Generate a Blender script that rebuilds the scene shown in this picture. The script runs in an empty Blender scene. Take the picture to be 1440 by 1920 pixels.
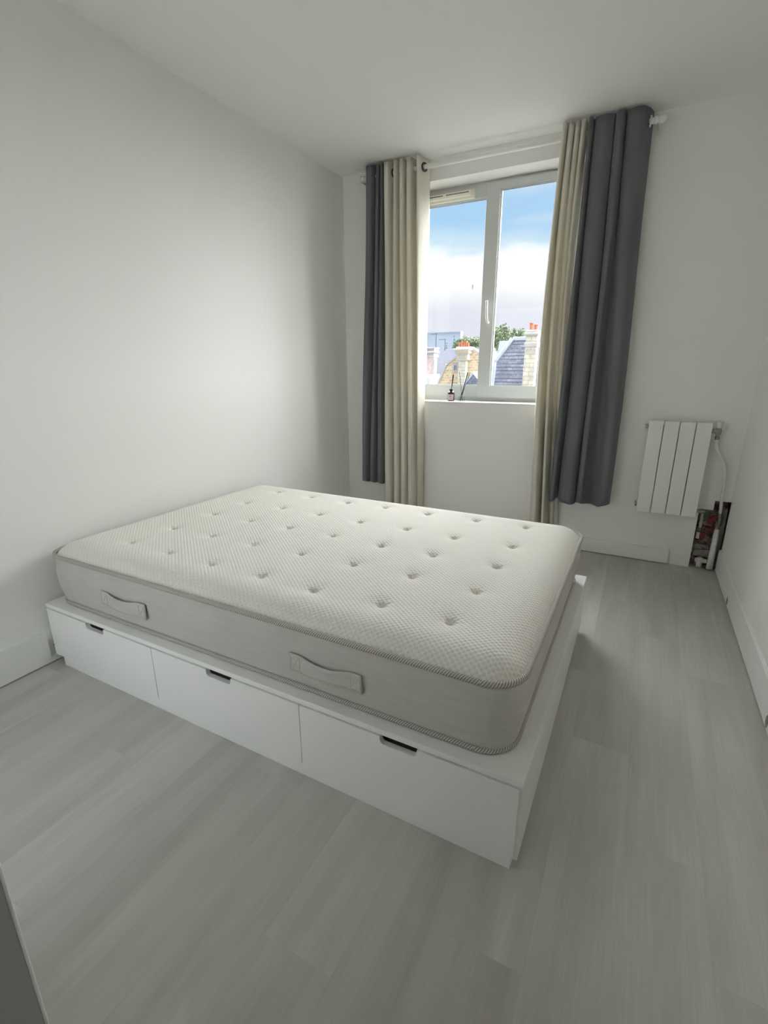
import bpy, bmesh, math, random
import numpy as np
from mathutils import Vector, Matrix

random.seed(7)
scene = bpy.context.scene
COL = scene.collection

# ------------------------------------------------------------------ camera
cam_data = bpy.data.cameras.new('camera')
cam_data.sensor_fit = 'HORIZONTAL'
cam_data.sensor_width = 36.0
cam_data.lens = 907.35 / 1440.0 * 36.0
cam_data.clip_start = 0.02
cam_data.clip_end = 2000
camera = bpy.data.objects.new('camera', cam_data)
COL.objects.link(camera)
YAW, PITCH, ROLL = 0.4851, 0.2911, -0.0026
fw = Vector((-math.sin(YAW) * math.cos(PITCH), math.cos(YAW) * math.cos(PITCH), -math.sin(PITCH)))
rt = fw.cross(Vector((0, 0, 1))).normalized()
up = rt.cross(fw)
rt, up = rt * math.cos(ROLL) + up * math.sin(ROLL), up * math.cos(ROLL) - rt * math.sin(ROLL)
m = Matrix((rt, up, -fw)).transposed().to_4x4()
m.translation = Vector((2.1823, -3.5027, 1.2519))
camera.matrix_world = m
scene.camera = camera

# ------------------------------------------------------------------ view
scene.view_settings.view_transform = 'Standard'
scene.view_settings.look = 'None'
scene.view_settings.exposure = 0.0
scene.view_settings.gamma = 1.0
scene.view_settings.use_curve_mapping = False
scene.cycles.max_bounces = 10
scene.cycles.diffuse_bounces = 6
scene.cycles.glossy_bounces = 3
scene.cycles.transparent_max_bounces = 10
scene.cycles.use_adaptive_sampling = True
scene.cycles.adaptive_threshold = 0.12
scene.cycles.caustics_reflective = False
scene.cycles.caustics_refractive = False
scene.cycles.sample_clamp_indirect = 6.0

# ------------------------------------------------------------------ sky
world = bpy.data.worlds.new('sky')
scene.world = world
world.use_nodes = True
world.cycles.sampling_method = 'NONE'
wn, wl = world.node_tree.nodes, world.node_tree.links
wn.clear()


def node(nodes, kind, **kw):
    n = nodes.new(kind)
    for k, v in kw.items():
        if k in n.bl_rna.properties:
            setattr(n, k, v)
        else:
            n.inputs[k].default_value = v
    return n


def ramp(nodes, stops, interp='LINEAR'):
    r = nodes.new('ShaderNodeValToRGB')
    r.color_ramp.interpolation = interp
    e = r.color_ramp.elements
    while len(e) < len(stops):
        e.new(0.5)
    for i, (p, c) in enumerate(stops):
        e[i].position = p
        e[i].color = (c[0], c[1], c[2], 1)
    return r


out = node(wn, 'ShaderNodeOutputWorld')
bg = node(wn, 'ShaderNodeBackground', Strength=1.0)
wl.new(bg.outputs[0], out.inputs[0])
tc = node(wn, 'ShaderNodeTexCoord')
sep = node(wn, 'ShaderNodeSeparateXYZ')
wl.new(tc.outputs['Generated'], sep.inputs[0])
mp = node(wn, 'ShaderNodeMapping')
mp.inputs['Scale'].default_value = (3.2, 3.2, 9.0)
wl.new(tc.outputs['Generated'], mp.inputs[0])
n1 = node(wn, 'ShaderNodeTexNoise', Scale=1.6, Detail=7.0, Roughness=0.55)
wl.new(mp.outputs[0], n1.inputs['Vector'])
mul = node(wn, 'ShaderNodeMath', operation='MULTIPLY_ADD')
wl.new(n1.outputs['Fac'], mul.inputs[0])
mul.inputs[1].default_value = 0.075
mul.inputs[2].default_value = -0.0375
add = node(wn, 'ShaderNodeMath', operation='ADD')
wl.new(sep.outputs['Z'], add.inputs[0])
wl.new(mul.outputs[0], add.inputs[1])
rp = ramp(wn, [(0.0, (0.84, 0.87, 0.95)), (0.06, (0.79, 0.82, 0.92)), (0.10, (0.84, 0.86, 0.95)),
               (0.128, (1.0, 1.01, 1.03)), (0.15, (1.15, 1.15, 1.16)), (0.187, (1.12, 1.14, 1.16)), (0.205, (0.66, 0.86, 1.0)),
               (0.24, (0.43, 0.70, 0.97)), (0.275, (0.44, 0.69, 0.96)), (0.30, (0.62, 0.79, 0.98)),
               (0.34, (0.50, 0.70, 0.95)), (0.6, (0.36, 0.58, 0.90)), (1.0, (0.28, 0.48, 0.85))])
wl.new(add.outputs[0], rp.inputs[0])
mp2 = node(wn, 'ShaderNodeMapping')
mp2.inputs['Scale'].default_value = (2.0, 2.0, 14.0)
mp2.inputs['Location'].default_value = (3.1, 1.7, 0.4)
wl.new(tc.outputs['Generated'], mp2.inputs[0])
n2 = node(wn, 'ShaderNodeTexNoise', Scale=2.1, Detail=6.0, Roughness=0.55)
wl.new(mp2.outputs[0], n2.inputs['Vector'])
rp2 = ramp(wn, [(0.5, (0, 0, 0)), (0.72, (0.35, 0.35, 0.35))])
wl.new(n2.outputs['Fac'], rp2.inputs[0])
mixc = node(wn, 'ShaderNodeMixRGB', blend_type='MIX')
wl.new(rp2.outputs[0], mixc.inputs[0])
wl.new(rp.outputs[0], mixc.inputs[1])
mixc.inputs[2].default_value = (0.93, 0.94, 0.98, 1)
wl.new(mixc.outputs[0], bg.inputs[0])

# broad hazy daylight behind thin cloud, coming from the window side
sun_data = bpy.data.lights.new('hazy_sun', 'SUN')
sun_data.energy = 59.0
sun_data.angle = math.radians(145)
sun_data.color = (0.975, 0.985, 0.99)
sun = bpy.data.objects.new('hazy_sun', sun_data)
COL.objects.link(sun)
sun.rotation_euler = Vector((-0.33, -0.81, -0.46)).to_track_quat('-Z', 'Y').to_euler()
sun.location = (3, 20, 14)
# thin-cloud sunlight from the other side of the building: lights the house fronts, enters by the glazed door behind
back_data = bpy.data.lights.new('veiled_sun', 'SUN')
back_data.energy = 2.6
back_data.angle = math.radians(110)
back_data.color = (1.0, 0.98, 0.93)
back = bpy.data.objects.new('veiled_sun', back_data)
COL.objects.link(back)
back.rotation_euler = Vector((0.36, 0.86, -0.36)).to_track_quat('-Z', 'Y').to_euler()
back.location = (0, -20, 14)

# ------------------------------------------------------------------ materials
MATS = {}


def mat(name, color, rough=0.5, spec=0.5, metal=0.0, bump=None, vary=None, sheen=0.0, translucent=0.0, coords='Object'):
    """procedural principled material; bump=(scale, strength, distance), vary=(scale, amount, stretch)"""
    if name in MATS:
        return MATS[name]
    M = bpy.data.materials.new(name)
    M.use_nodes = True
    N, L = M.node_tree.nodes, M.node_tree.links
    b = N['Principled BSDF']
    b.inputs['Base Color'].default_value = (*color, 1)
    b.inputs['Roughness'].default_value = rough
    b.inputs['Specular IOR Level'].default_value = spec
    b.inputs['Metallic'].default_value = metal
    if sheen:
        b.inputs['Sheen Weight'].default_value = sheen
    t = node(N, 'ShaderNodeTexCoord')
    if vary:
        mp_ = node(N, 'ShaderNodeMapping')
        mp_.inputs['Scale'].default_value = vary[2]
        L.new(t.outputs[coords], mp_.inputs[0])
        n_ = node(N, 'ShaderNodeTexNoise', Scale=vary[0], Detail=5.0, Roughness=0.6)
        L.new(mp_.outputs[0], n_.inputs['Vector'])
        a = vary[1]
        r_ = ramp(N, [(0.3, tuple(c * (1 - a) for c in color)), (0.7, tuple(min(1, c * (1 + a)) for c in color))])
        L.new(n_.outputs['Fac'], r_.inputs[0])
        L.new(r_.outputs[0], b.inputs['Base Color'])
    if bump:
        n2_ = node(N, 'ShaderNodeTexNoise', Scale=bump[0], Detail=4.0)
        L.new(t.outputs[coords], n2_.inputs['Vector'])
        bp = node(N, 'ShaderNodeBump', Strength=bump[1], Distance=bump[2])
        L.new(n2_.outputs['Fac'], bp.inputs['Height'])
        L.new(bp.outputs[0], b.inputs['Normal'])
    if translucent:
        tr = node(N, 'ShaderNodeBsdfTranslucent')
        tr.inputs[0].default_value = (*color, 1)
        mx = node(N, 'ShaderNodeMixShader')
        mx.inputs[0].default_value = translucent
        L.new(b.outputs[0], mx.inputs[1])
        L.new(tr.outputs[0], mx.inputs[2])
        L.new(mx.outputs[0], N['Material Output'].inputs[0])
    MATS[name] = M
    return M


def nodes_of(M):
    return M.node_tree.nodes, M.node_tree.links, M.node_tree.nodes['Principled BSDF']


WALL = mat('wall_paint', (0.885, 0.88, 0.848), 0.55, 0.25)
CEIL = mat('ceiling_paint', (0.888, 0.882, 0.848), 0.7, 0.1)
TRIM = mat('trim_paint', (0.87, 0.875, 0.85), 0.4, 0.4)
PVC = mat('white_pvc', (0.58, 0.60, 0.585), 0.3, 0.5)
SILLW = mat('sill_white', (0.82, 0.83, 0.81), 0.35, 0.5)
CREAM = mat('cream_plastic', (0.82, 0.80, 0.70), 0.4, 0.4)
LACQ = mat('white_lacquer', (0.87, 0.865, 0.838), 0.28, 0.5)
RADW = mat('radiator_enamel', (0.83, 0.83, 0.77), 0.35, 0.5)
RODW = mat('rod_white', (0.85, 0.85, 0.82), 0.3, 0.5)
DARK = mat('drawer_shade', (0.018, 0.016, 0.015), 0.8, 0.2)  # near-black, paints the shade inside the drawers behind the notches
BRASS = mat('dull_brass', (0.30, 0.27, 0.20), 0.45, 0.5, 0.7, vary=(60, 0.3, (1, 1, 1)))
STEEL = mat('dull_steel', (0.34, 0.33, 0.30), 0.4, 0.5, 0.8)
REDP = mat('red_plastic', (0.17, 0.012, 0.02), 0.4, 0.4)
WPIPE = mat('white_pipe', (0.78, 0.77, 0.74), 0.4, 0.5, vary=(30, 0.08, (1, 1, 1)))
EYELET = mat('dark_bronze', (0.07, 0.06, 0.05), 0.35, 0.5, 0.6)
SILVER = mat('pale_ring', (0.72, 0.73, 0.73), 0.35, 0.5, 0.2)
BLACK = mat('black_matte', (0.012, 0.011, 0.012), 0.6, 0.3)
LABEL = mat('pink_label', (0.55, 0.42, 0.46), 0.6, 0.3)
SCUFF = mat('chipped_plaster', (0.30, 0.28, 0.24), 0.9, 0.1, vary=(80, 0.4, (1, 1, 1)))
GAP = mat('joint_sealant', (0.16, 0.16, 0.15), 0.9, 0.1)  # dark grey base under the planks, showing in the joints
STITCH = mat('stitch_thread', (0.62, 0.60, 0.56), 0.8, 0.1)

# grey and beige curtain cloth with a fine weave
def cloth(name, color, transl):
    M = mat(name, color, 0.85, 0.15, sheen=0.15, translucent=transl, vary=(3, 0.05, (8, 8, 0.6)))
    N, L, b = nodes_of(M)
    t = node(N, 'ShaderNodeTexCoord')
    w1 = node(N, 'ShaderNodeTexNoise', Scale=420.0, Detail=2.0)
    L.new(t.outputs['Object'], w1.inputs['Vector'])
    bp = node(N, 'ShaderNodeBump', Strength=0.15, Distance=0.001)
    L.new(w1.outputs['Fac'], bp.inputs['Height'])
    L.new(bp.outputs[0], b.inputs['Normal'])
    return M


GREYC = cloth('grey_curtain_cloth', (0.150, 0.151, 0.165), 0.02)
BEIGEC = cloth('beige_curtain_cloth', (0.76, 0.73, 0.635), 0.16)

# floor plank: streaked pale grey wood print, each plank a little different
FLOOR = bpy.data.materials.new('grey_plank')
FLOOR.use_nodes = True
N, L, b = nodes_of(FLOOR)
t = node(N, 'ShaderNodeTexCoord')
oi = node(N, 'ShaderNodeObjectInfo')
sc_ = node(N, 'ShaderNodeMath', operation='MULTIPLY')
L.new(oi.outputs['Random'], sc_.inputs[0])
sc_.inputs[1].default_value = 37.0
vadd = node(N, 'ShaderNodeVectorMath', operation='ADD')
L.new(t.outputs['Object'], vadd.inputs[0])
L.new(sc_.outputs[0], vadd.inputs[1])
mp1 = node(N, 'ShaderNodeMapping')
mp1.inputs['Scale'].default_value = (10.0, 1.0, 1.0)
L.new(vadd.outputs[0], mp1.inputs[0])
nz = node(N, 'ShaderNodeTexNoise', Scale=1.0, Detail=5.0, Roughness=0.55, Distortion=0.35)
L.new(mp1.outputs[0], nz.inputs['Vector'])
r1 = ramp(N, [(0.22, (0.395, 0.382, 0.348)), (0.36, (0.465, 0.452, 0.415)), (0.52, (0.515, 0.502, 0.463)), (0.76, (0.59, 0.577, 0.54))])
L.new(nz.outputs['Fac'], r1.inputs[0])
mp2_ = node(N, 'ShaderNodeMapping')
mp2_.inputs['Scale'].default_value = (160.0, 5.0, 1.0)
L.new(vadd.outputs[0], mp2_.inputs[0])
nf = node(N, 'ShaderNodeTexNoise', Scale=1.0, Detail=4.0)
L.new(mp2_.outputs[0], nf.inputs['Vector'])
r2 = ramp(N, [(0.3, (0.955, 0.955, 0.95)), (0.7, (1.03, 1.03, 1.03))])
L.new(nf.outputs['Fac'], r2.inputs[0])
mm = node(N, 'ShaderNodeMixRGB', blend_type='MULTIPLY')
mm.inputs[0].default_value = 1.0
L.new(r1.outputs[0], mm.inputs[1])
L.new(r2.outputs[0], mm.inputs[2])
r3 = ramp(N, [(0.0, (0.95, 0.95, 0.948)), (1.0, (1.045, 1.045, 1.045))])
L.new(oi.outputs['Random'], r3.inputs[0])
mm2 = node(N, 'ShaderNodeMixRGB', blend_type='MULTIPLY')
mm2.inputs[0].default_value = 1.0
L.new(mm.outputs[0], mm2.inputs[1])
L.new(r3.outputs[0], mm2.inputs[2])
L.new(mm2.outputs[0], b.inputs['Base Color'])
b.inputs['Roughness'].default_value = 0.5
b.inputs['Specular IOR Level'].default_value = 0.35
bp = node(N, 'ShaderNodeBump', Strength=0.12, Distance=0.001)
L.new(nf.outputs['Fac'], bp.inputs['Height'])
L.new(bp.outputs[0], b.inputs['Normal'])

# knitted mattress top: lattice of small raised bubbles
KNIT = mat('knitted_cream', (0.80, 0.785, 0.735), 0.9, 0.1)
N, L, b = nodes_of(KNIT)
t = node(N, 'ShaderNodeTexCoord')
s = node(N, 'ShaderNodeSeparateXYZ')
L.new(t.outputs['Object'], s.inputs[0])


def cosw(sock, k):
    a = node(N, 'ShaderNodeMath', operation='MULTIPLY')
    L.new(sock, a.inputs[0])
    a.inputs[1].default_value = k
    c = node(N, 'ShaderNodeMath', operation='COSINE')
    L.new(a.outputs[0], c.inputs[0])
    return c.outputs[0]


pr = node(N, 'ShaderNodeMath', operation='MULTIPLY')
L.new(cosw(s.outputs['X'], 2 * math.pi / 0.019), pr.inputs[0])
L.new(cosw(s.outputs['Y'], 2 * math.pi / 0.0155), pr.inputs[1])
bp = node(N, 'ShaderNodeBump', Strength=0.4, Distance=0.0022)
L.new(pr.outputs[0], bp.inputs['Height'])
L.new(bp.outputs[0], b.inputs['Normal'])
rk = ramp(N, [(0.0, (0.74, 0.705, 0.62)), (0.45, (0.82, 0.80, 0.738))])
mr = node(N, 'ShaderNodeMapRange')
mr.inputs['From Min'].default_value = -1.0
L.new(pr.outputs[0], mr.inputs['Value'])
L.new(mr.outputs[0], rk.inputs[0])
L.new(rk.outputs[0], b.inputs['Base Color'])

# linen border of the mattress
LINEN = mat('grey_linen', (0.53, 0.51, 0.475), 0.9, 0.1, vary=(1.0, 0.05, (9, 9, 60)))
N, L, b = nodes_of(LINEN)
t = node(N, 'ShaderNodeTexCoord')
ma = node(N, 'ShaderNodeMapping')
ma.inputs['Scale'].default_value = (60, 60, 700)
L.new(t.outputs['Object'], ma.inputs[0])
na = node(N, 'ShaderNodeTexNoise', Scale=1.0, Detail=2.0)
L.new(ma.outputs[0], na.inputs['Vector'])
mb = node(N, 'ShaderNodeMapping')
mb.inputs['Scale'].default_value = (700, 700, 40)
L.new(t.outputs['Object'], mb.inputs[0])
nb = node(N, 'ShaderNodeTexNoise', Scale=1.0, Detail=2.0)
L.new(mb.outputs[0], nb.inputs['Vector'])
ab = node(N, 'ShaderNodeMath', operation='ADD')
L.new(na.outputs['Fac'], ab.inputs[0])
L.new(nb.outputs['Fac'], ab.inputs[1])
bp = node(N, 'ShaderNodeBump', Strength=0.3, Distance=0.0012)
L.new(ab.outputs[0], bp.inputs['Height'])
L.new(bp.outputs[0], b.inputs['Normal'])

# striped cord piping, stripes run round the cord (uv: metres along, turns round)
CORD = mat('striped_cord', (0.4, 0.39, 0.36), 0.85, 0.1)
N, L, b = nodes_of(CORD)
t = node(N, 'ShaderNodeTexCoord')
s = node(N, 'ShaderNodeSeparateXYZ')
L.new(t.outputs['UV'], s.inputs[0])
u1 = node(N, 'ShaderNodeMath', operation='MULTIPLY')
L.new(s.outputs['X'], u1.inputs[0])
u1.inputs[1].default_value = 1 / 0.0075
u2 = node(N, 'ShaderNodeMath', operation='MULTIPLY_ADD')
L.new(s.outputs['Y'], u2.inputs[0])
u2.inputs[1].default_value = 4.0
L.new(u1.outputs[0], u2.inputs[2])
u3 = node(N, 'ShaderNodeMath', operation='FRACT')
L.new(u2.outputs[0], u3.inputs[0])
rc = ramp(N, [(0.0, (0.24, 0.23, 0.205)), (0.45, (0.26, 0.25, 0.225)), (0.6, (0.58, 0.56, 0.51)), (0.95, (0.58, 0.56, 0.51))])
L.new(u3.outputs[0], rc.inputs[0])
L.new(rc.outputs[0], b.inputs['Base Color'])

# window glass and bottle glass: clear, with the reflection of a pane
def clear_glass(name, tint, fac):
    M = bpy.data.materials.new(name)
    M.use_nodes = True
    N, L = M.node_tree.nodes, M.node_tree.links
    N.clear()
    o = node(N, 'ShaderNodeOutputMaterial')
    tr = node(N, 'ShaderNodeBsdfTransparent')
    tr.inputs[0].default_value = (*tint, 1)
    gl = node(N, 'ShaderNodeBsdfGlossy', Roughness=0.02)
    lw = node(N, 'ShaderNodeLayerWeight')
    p5 = node(N, 'ShaderNodeMath', operation='POWER')
    L.new(lw.outputs['Facing'], p5.inputs[0])
    p5.inputs[1].default_value = 5.0
    k = node(N, 'ShaderNodeMath', operation='MULTIPLY_ADD')
    L.new(p5.outputs[0], k.inputs[0])
    k.inputs[1].default_value = 0.9
    k.inputs[2].default_value = 0.02 * fac
    mx = node(N, 'ShaderNodeMixShader')
    L.new(k.outputs[0], mx.inputs[0])
    L.new(tr.outputs[0], mx.inputs[1])
    L.new(gl.outputs[0], mx.inputs[2])
    L.new(mx.outputs[0], o.inputs[0])
    return M


GLASS = clear_glass('window_glass', (0.985, 0.99, 0.99), 1.0)
BOTGLASS = clear_glass('bottle_glass', (0.86, 0.90, 0.89), 1.6)
BROWNG = mat('brown_bottle_glass', (0.045, 0.022, 0.022), 0.12, 0.6)

# bare masonry in the hole behind the radiator
MASON = mat('bare_masonry', (0.3, 0.28, 0.25), 0.95, 0.1, bump=(45, 0.8, 0.02))
N, L, b = nodes_of(MASON)
t = node(N, 'ShaderNodeTexCoord')
vn = node(N, 'ShaderNodeTexNoise', Scale=26.0, Detail=6.0, Roughness=0.65)
L.new(t.outputs['Object'], vn.inputs['Vector'])
rm = ramp(N, [(0.30, (0.05, 0.04, 0.035)), (0.42, (0.20, 0.09, 0.075)), (0.50, (0.27, 0.23, 0.20)), (0.6, (0.40, 0.38, 0.34)), (0.75, (0.46, 0.44, 0.40))])
L.new(vn.outputs['Fac'], rm.inputs[0])
L.new(rm.outputs[0], b.inputs['Base Color'])
BRICKR = mat('broken_brick', (0.22, 0.075, 0.06), 0.95, 0.1, bump=(90, 0.8, 0.01), vary=(50, 0.4, (1, 1, 1)))
PLAST = mat('grey_plaster', (0.36, 0.34, 0.30), 0.95, 0.1, bump=(60, 0.7, 0.01), vary=(25, 0.25, (1, 1, 1)))

# outdoors
def pattern(name, c1, c2, mortar, bw, bh, ms, rough=0.9, swap=None, rot=(math.pi / 2, 0, 0)):
    M = mat(name, c1, rough, 0.2)
    N, L, b = nodes_of(M)
    t = node(N, 'ShaderNodeTexCoord')
    mp_ = node(N, 'ShaderNodeMapping')
    mp_.inputs['Rotation'].default_value = rot
    L.new(t.outputs['Object'], mp_.inputs[0])
    br = node(N, 'ShaderNodeTexBrick')
    br.inputs['Color1'].default_value = (*c1, 1)
    br.inputs['Color2'].default_value = (*c2, 1)
    br.inputs['Mortar'].default_value = (*mortar, 1)
    br.inputs['Scale'].default_value = 1.0
    br.inputs['Mortar Size'].default_value = ms
    br.inputs['Brick Width'].default_value = bw
    br.inputs['Row Height'].default_value = bh
    L.new(mp_.outputs[0], br.inputs['Vector'])
    n_ = node(N, 'ShaderNodeTexNoise', Scale=3.0, Detail=5.0)
    L.new(t.outputs['Object'], n_.inputs['Vector'])
    r_ = ramp(N, [(0.3, (0.82, 0.82, 0.82)), (0.7, (1.1, 1.1, 1.1))])
    L.new(n_.outputs['Fac'], r_.inputs[0])
    mx = node(N, 'ShaderNodeMixRGB', blend_type='MULTIPLY')
    mx.inputs[0].default_value = 1.0
    L.new(br.outputs[0], mx.inputs[1])
    L.new(r_.outputs[0], mx.inputs[2])
    L.new(mx.outputs[0], b.inputs['Base Color'])
    return M


SLATE = pattern('slate', (0.145, 0.16, 0.205), (0.225, 0.24, 0.295), (0.075, 0.085, 0.115), 0.34, 0.2, 0.014)
SLATE2 = mat('pale_slate', (0.27, 0.285, 0.34), 0.7, 0.3, vary=(2, 0.12, (1, 1, 4)))
STONE = pattern('rubble_stone', (0.66, 0.52, 0.34), (0.50, 0.38, 0.25), (0.68, 0.58, 0.42), 0.42, 0.24, 0.03)
ASHLAR = pattern('cut_stone', (0.52, 0.48, 0.38), (0.62, 0.575, 0.46), (0.30, 0.28, 0.23), 0.62, 0.28, 0.015)
BRICKH = pattern('pink_brick', (0.62, 0.42, 0.38), (0.55, 0.36, 0.33), (0.70, 0.62, 0.58), 0.24, 0.09, 0.012)
COPE = mat('pale_coping', (0.42, 0.41, 0.39), 0.8, 0.2, vary=(2, 0.1, (1, 1, 1)))
ZINC = mat('zinc', (0.34, 0.39, 0.47), 0.6, 0.5, vary=(1.5, 0.1, (1, 1, 1)))
TERRA = mat('terracotta', (0.42, 0.135, 0.08), 0.8, 0.2, vary=(3, 0.2, (1, 1, 1)))
OFFICE = mat('pale_blue_cladding', (0.36, 0.42, 0.50), 0.6, 0.3, vary=(0.06, 0.06, (1, 1, 3)))
LEAF = mat('leaf_green', (0.15, 0.19, 0.105), 0.8, 0.1, vary=(0.6, 0.45, (1, 1, 1)))
LEAFD = mat('conifer_green', (0.05, 0.075, 0.06), 0.8, 0.1, vary=(0.8, 0.3, (1, 1, 1)))
BARK = mat('bark', (0.16, 0.12, 0.09), 0.9, 0.1)
ASPH = mat('street_asphalt', (0.09, 0.09, 0.09), 0.9, 0.1, vary=(0.2, 0.15, (1, 1, 1)))
DARKW = mat('dark_window', (0.22, 0.22, 0.25), 0.3, 0.5)

# ------------------------------------------------------------------ mesh helpers
BASE = {}


def world_base(o):
    return BASE.get(o.name, Vector((0, 0, 0))) if o else Vector((0, 0, 0))


def link(name, me, material, parent=None, base=None):
    """mesh data comes in world coordinates; origin goes to base (or the parent's base)"""
    o = bpy.data.objects.new(name, me)
    COL.objects.link(o)
    if material:
        me.materials.append(material)
    if parent:
        pb = world_base(parent)
        o.parent = parent
        bb = Vector(base) if base is not None else pb
        o.location = bb - pb
    else:
        bb = Vector(base) if base is not None else Vector((0, 0, 0))
        o.location = bb
    me.transform(Matrix.Translation(-bb))
    BASE[o.name] = bb
    return o


def obj(name, bm, material, parent=None, smooth=False, base=None):
    bmesh.ops.recalc_face_normals(bm, faces=bm.faces[:])
    me = bpy.data.meshes.new(name)
    bm.to_mesh(me)
    bm.free()
    if smooth:
        me.polygons.foreach_set('use_smooth', [True] * len(me.polygons))
    return link(name, me, material, parent, base)


def thing(name, loc, label=None, cat=None, group=None, kind=None):
    e = bpy.data.objects.new(name, None)
    e.empty_display_size = 0.1
    COL.objects.link(e)
    e.location = loc
    BASE[e.name] = Vector(loc)
    return tag(e, label, cat, group, kind)


def tag(o, label=None, cat=None, group=None, kind=None):
    if label:
        o['label'] = label
    if cat:
        o['category'] = cat
    if group:
        o['group'] = group
    if kind:
        o['kind'] = kind
    return o


def box(bm, x0, x1, y0, y1, z0, z1, bev=0.0, seg=2):
    vs = [bm.verts.new((x, y, z)) for x in (x0, x1) for y in (y0, y1) for z in (z0, z1)]
    f = [(0, 1, 3, 2), (4, 6, 7, 5), (0, 4, 5, 1), (2, 3, 7, 6), (0, 2, 6, 4), (1, 5, 7, 3)]
    fs = [bm.faces.new([vs[i] for i in q]) for q in f]
    if bev:
        es = list({e for q in fs for e in q.edges})
        bmesh.ops.bevel(bm, geom=es, offset=bev, segments=seg, affect='EDGES', profile=0.5)
    return bm


def B(*a, **k):
    return box(bmesh.new(), *a, **k)


def cells(bm, us, ws, solid, a0, a1, axis='y'):
    """one connected slab on a grid: solid(i,j) says which cells exist; slab between a0 and a1 along axis"""
    nu, nw = len(us) - 1, len(ws) - 1
    vmap = {}

    def P(i, j, k):
        key = (i, j, k)
        if key not in vmap:
            d = (a0, a1)[k]
            vmap[key] = bm.verts.new((us[i], d, ws[j]) if axis == 'y' else (d, us[i], ws[j]))
        return vmap[key]
    S = lambda i, j: 0 <= i < nu and 0 <= j < nw and solid(i, j)
    for i in range(nu):
        for j in range(nw):
            if not S(i, j):
                continue
            for k in (0, 1):
                bm.faces.new([P(i, j, k), P(i + 1, j, k), P(i + 1, j + 1, k), P(i, j + 1, k)])
            if not S(i - 1, j):
                bm.faces.new([P(i, j, 0), P(i, j, 1), P(i, j + 1, 1), P(i, j + 1, 0)])
            if not S(i + 1, j):
                bm.faces.new([P(i + 1, j, 0), P(i + 1, j, 1), P(i + 1, j + 1, 1), P(i + 1, j + 1, 0)])
            if not S(i, j - 1):
                bm.faces.new([P(i, j, 0), P(i, j, 1), P(i + 1, j, 1), P(i + 1, j, 0)])
            if not S(i, j + 1):
                bm.faces.new([P(i, j + 1, 0), P(i, j + 1, 1), P(i + 1, j + 1, 1), P(i + 1, j + 1, 0)])
    return bm


def smooth_path(pts, n=8):
    """Catmull-Rom through 3-D points"""
    P = [Vector(p) for p in pts]
    P = [P[0] * 2 - P[1]] + P + [P[-1] * 2 - P[-2]]
    o = []
    for i in range(1, len(P) - 2):
        for k in range(n):
            t = k / n
            a, b_, c, d = P[i - 1], P[i], P[i + 1], P[i + 2]
            o.append(0.5 * (2 * b_ + (c - a) * t + (2 * a - 5 * b_ + 4 * c - d) * t * t + (3 * b_ - a - 3 * c + d) * t ** 3))
    o.append(P[-2])
    return o


def tube(bm, pts, r, seg=12, closed=False, caps=True, uv=False):
    pts = [Vector(p) for p in pts]
    n = len(pts)
    rad = r if isinstance(r, (list, tuple)) else [r] * n
    rings = []
    lens = [0.0]
    prevn = None
    for i, p in enumerate(pts):
        if closed:
            d = pts[(i + 1) % n] - pts[i - 1]
        else:
            d = pts[min(i + 1, n - 1)] - pts[max(i - 1, 0)]
        d.normalize()
        if prevn is None:
            h = Vector((0, 0, 1)) if abs(d.z) < 0.9 else Vector((1, 0, 0))
            nn = (h - d * h.dot(d)).normalized()
        else:
            nn = (prevn - d * prevn.dot(d)).normalized()
        prevn = nn
        bb = d.cross(nn)
        rings.append([bm.verts.new(p + (nn * math.cos(2 * math.pi * k / seg) + bb * math.sin(2 * math.pi * k / seg)) * rad[i]) for k in range(seg)])
        if i:
            lens.append(lens[-1] + (p - pts[i - 1]).length)
    lay = bm.loops.layers.uv.verify() if uv else None
    m_ = n if closed else n - 1
    total = lens[-1] + (pts[0] - pts[-1]).length
    for i in range(m_):
        a, c = rings[i], rings[(i + 1) % n]
        l0, l1 = lens[i], (lens[i + 1] if i + 1 < n else total)
        for k in range(seg):
            f = bm.faces.new([a[k], a[(k + 1) % seg], c[(k + 1) % seg], c[k]])
            if uv:
                for lp, (uu, vv) in zip(f.loops, [(l0, k / seg), (l0, (k + 1) / seg), (l1, (k + 1) / seg), (l1, k / seg)]):
                    lp[lay].uv = (uu, vv)
    if caps and not closed:
        bm.faces.new(list(reversed(rings[0])))
        bm.faces.new(rings[-1])
    return bm


def T(pts, r, **k):
    return tube(bmesh.new(), pts, r, **k)


def lathe(bm, prof, cx, cy, seg=20):
    """profile of (radius, z) about a vertical axis"""
    rings = []
    for r, z in prof:
        rings.append([bm.verts.new((cx + r * math.cos(2 * math.pi * k / seg), cy + r * math.sin(2 * math.pi * k / seg), z)) for k in range(seg)])
    for a, c in zip(rings, rings[1:]):
        for k in range(seg):
            bm.faces.new([a[k], a[(k + 1) % seg], c[(k + 1) % seg], c[k]])
    bm.faces.new(list(reversed(rings[0])))
    bm.faces.new(rings[-1])
    return bm


def prism(bm, poly, a0, a1, axis='y'):
    """polygon (u,w) extruded along an axis; axis y: (x,z), axis x: (y,z), axis z: (x,y)"""
    def P(u, w, a):
        return {'y': (u, a, w), 'x': (a, u, w), 'z': (u, w, a)}[axis]
    v0 = [bm.verts.new(P(u, w, a0)) for u, w in poly]
    v1 = [bm.verts.new(P(u, w, a1)) for u, w in poly]
    bm.faces.new(v0)
    bm.faces.new(list(reversed(v1)))
    n = len(poly)
    for i in range(n):
        bm.faces.new([v0[i], v1[i], v1[(i + 1) % n], v0[(i + 1) % n]])
    return bm


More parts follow.
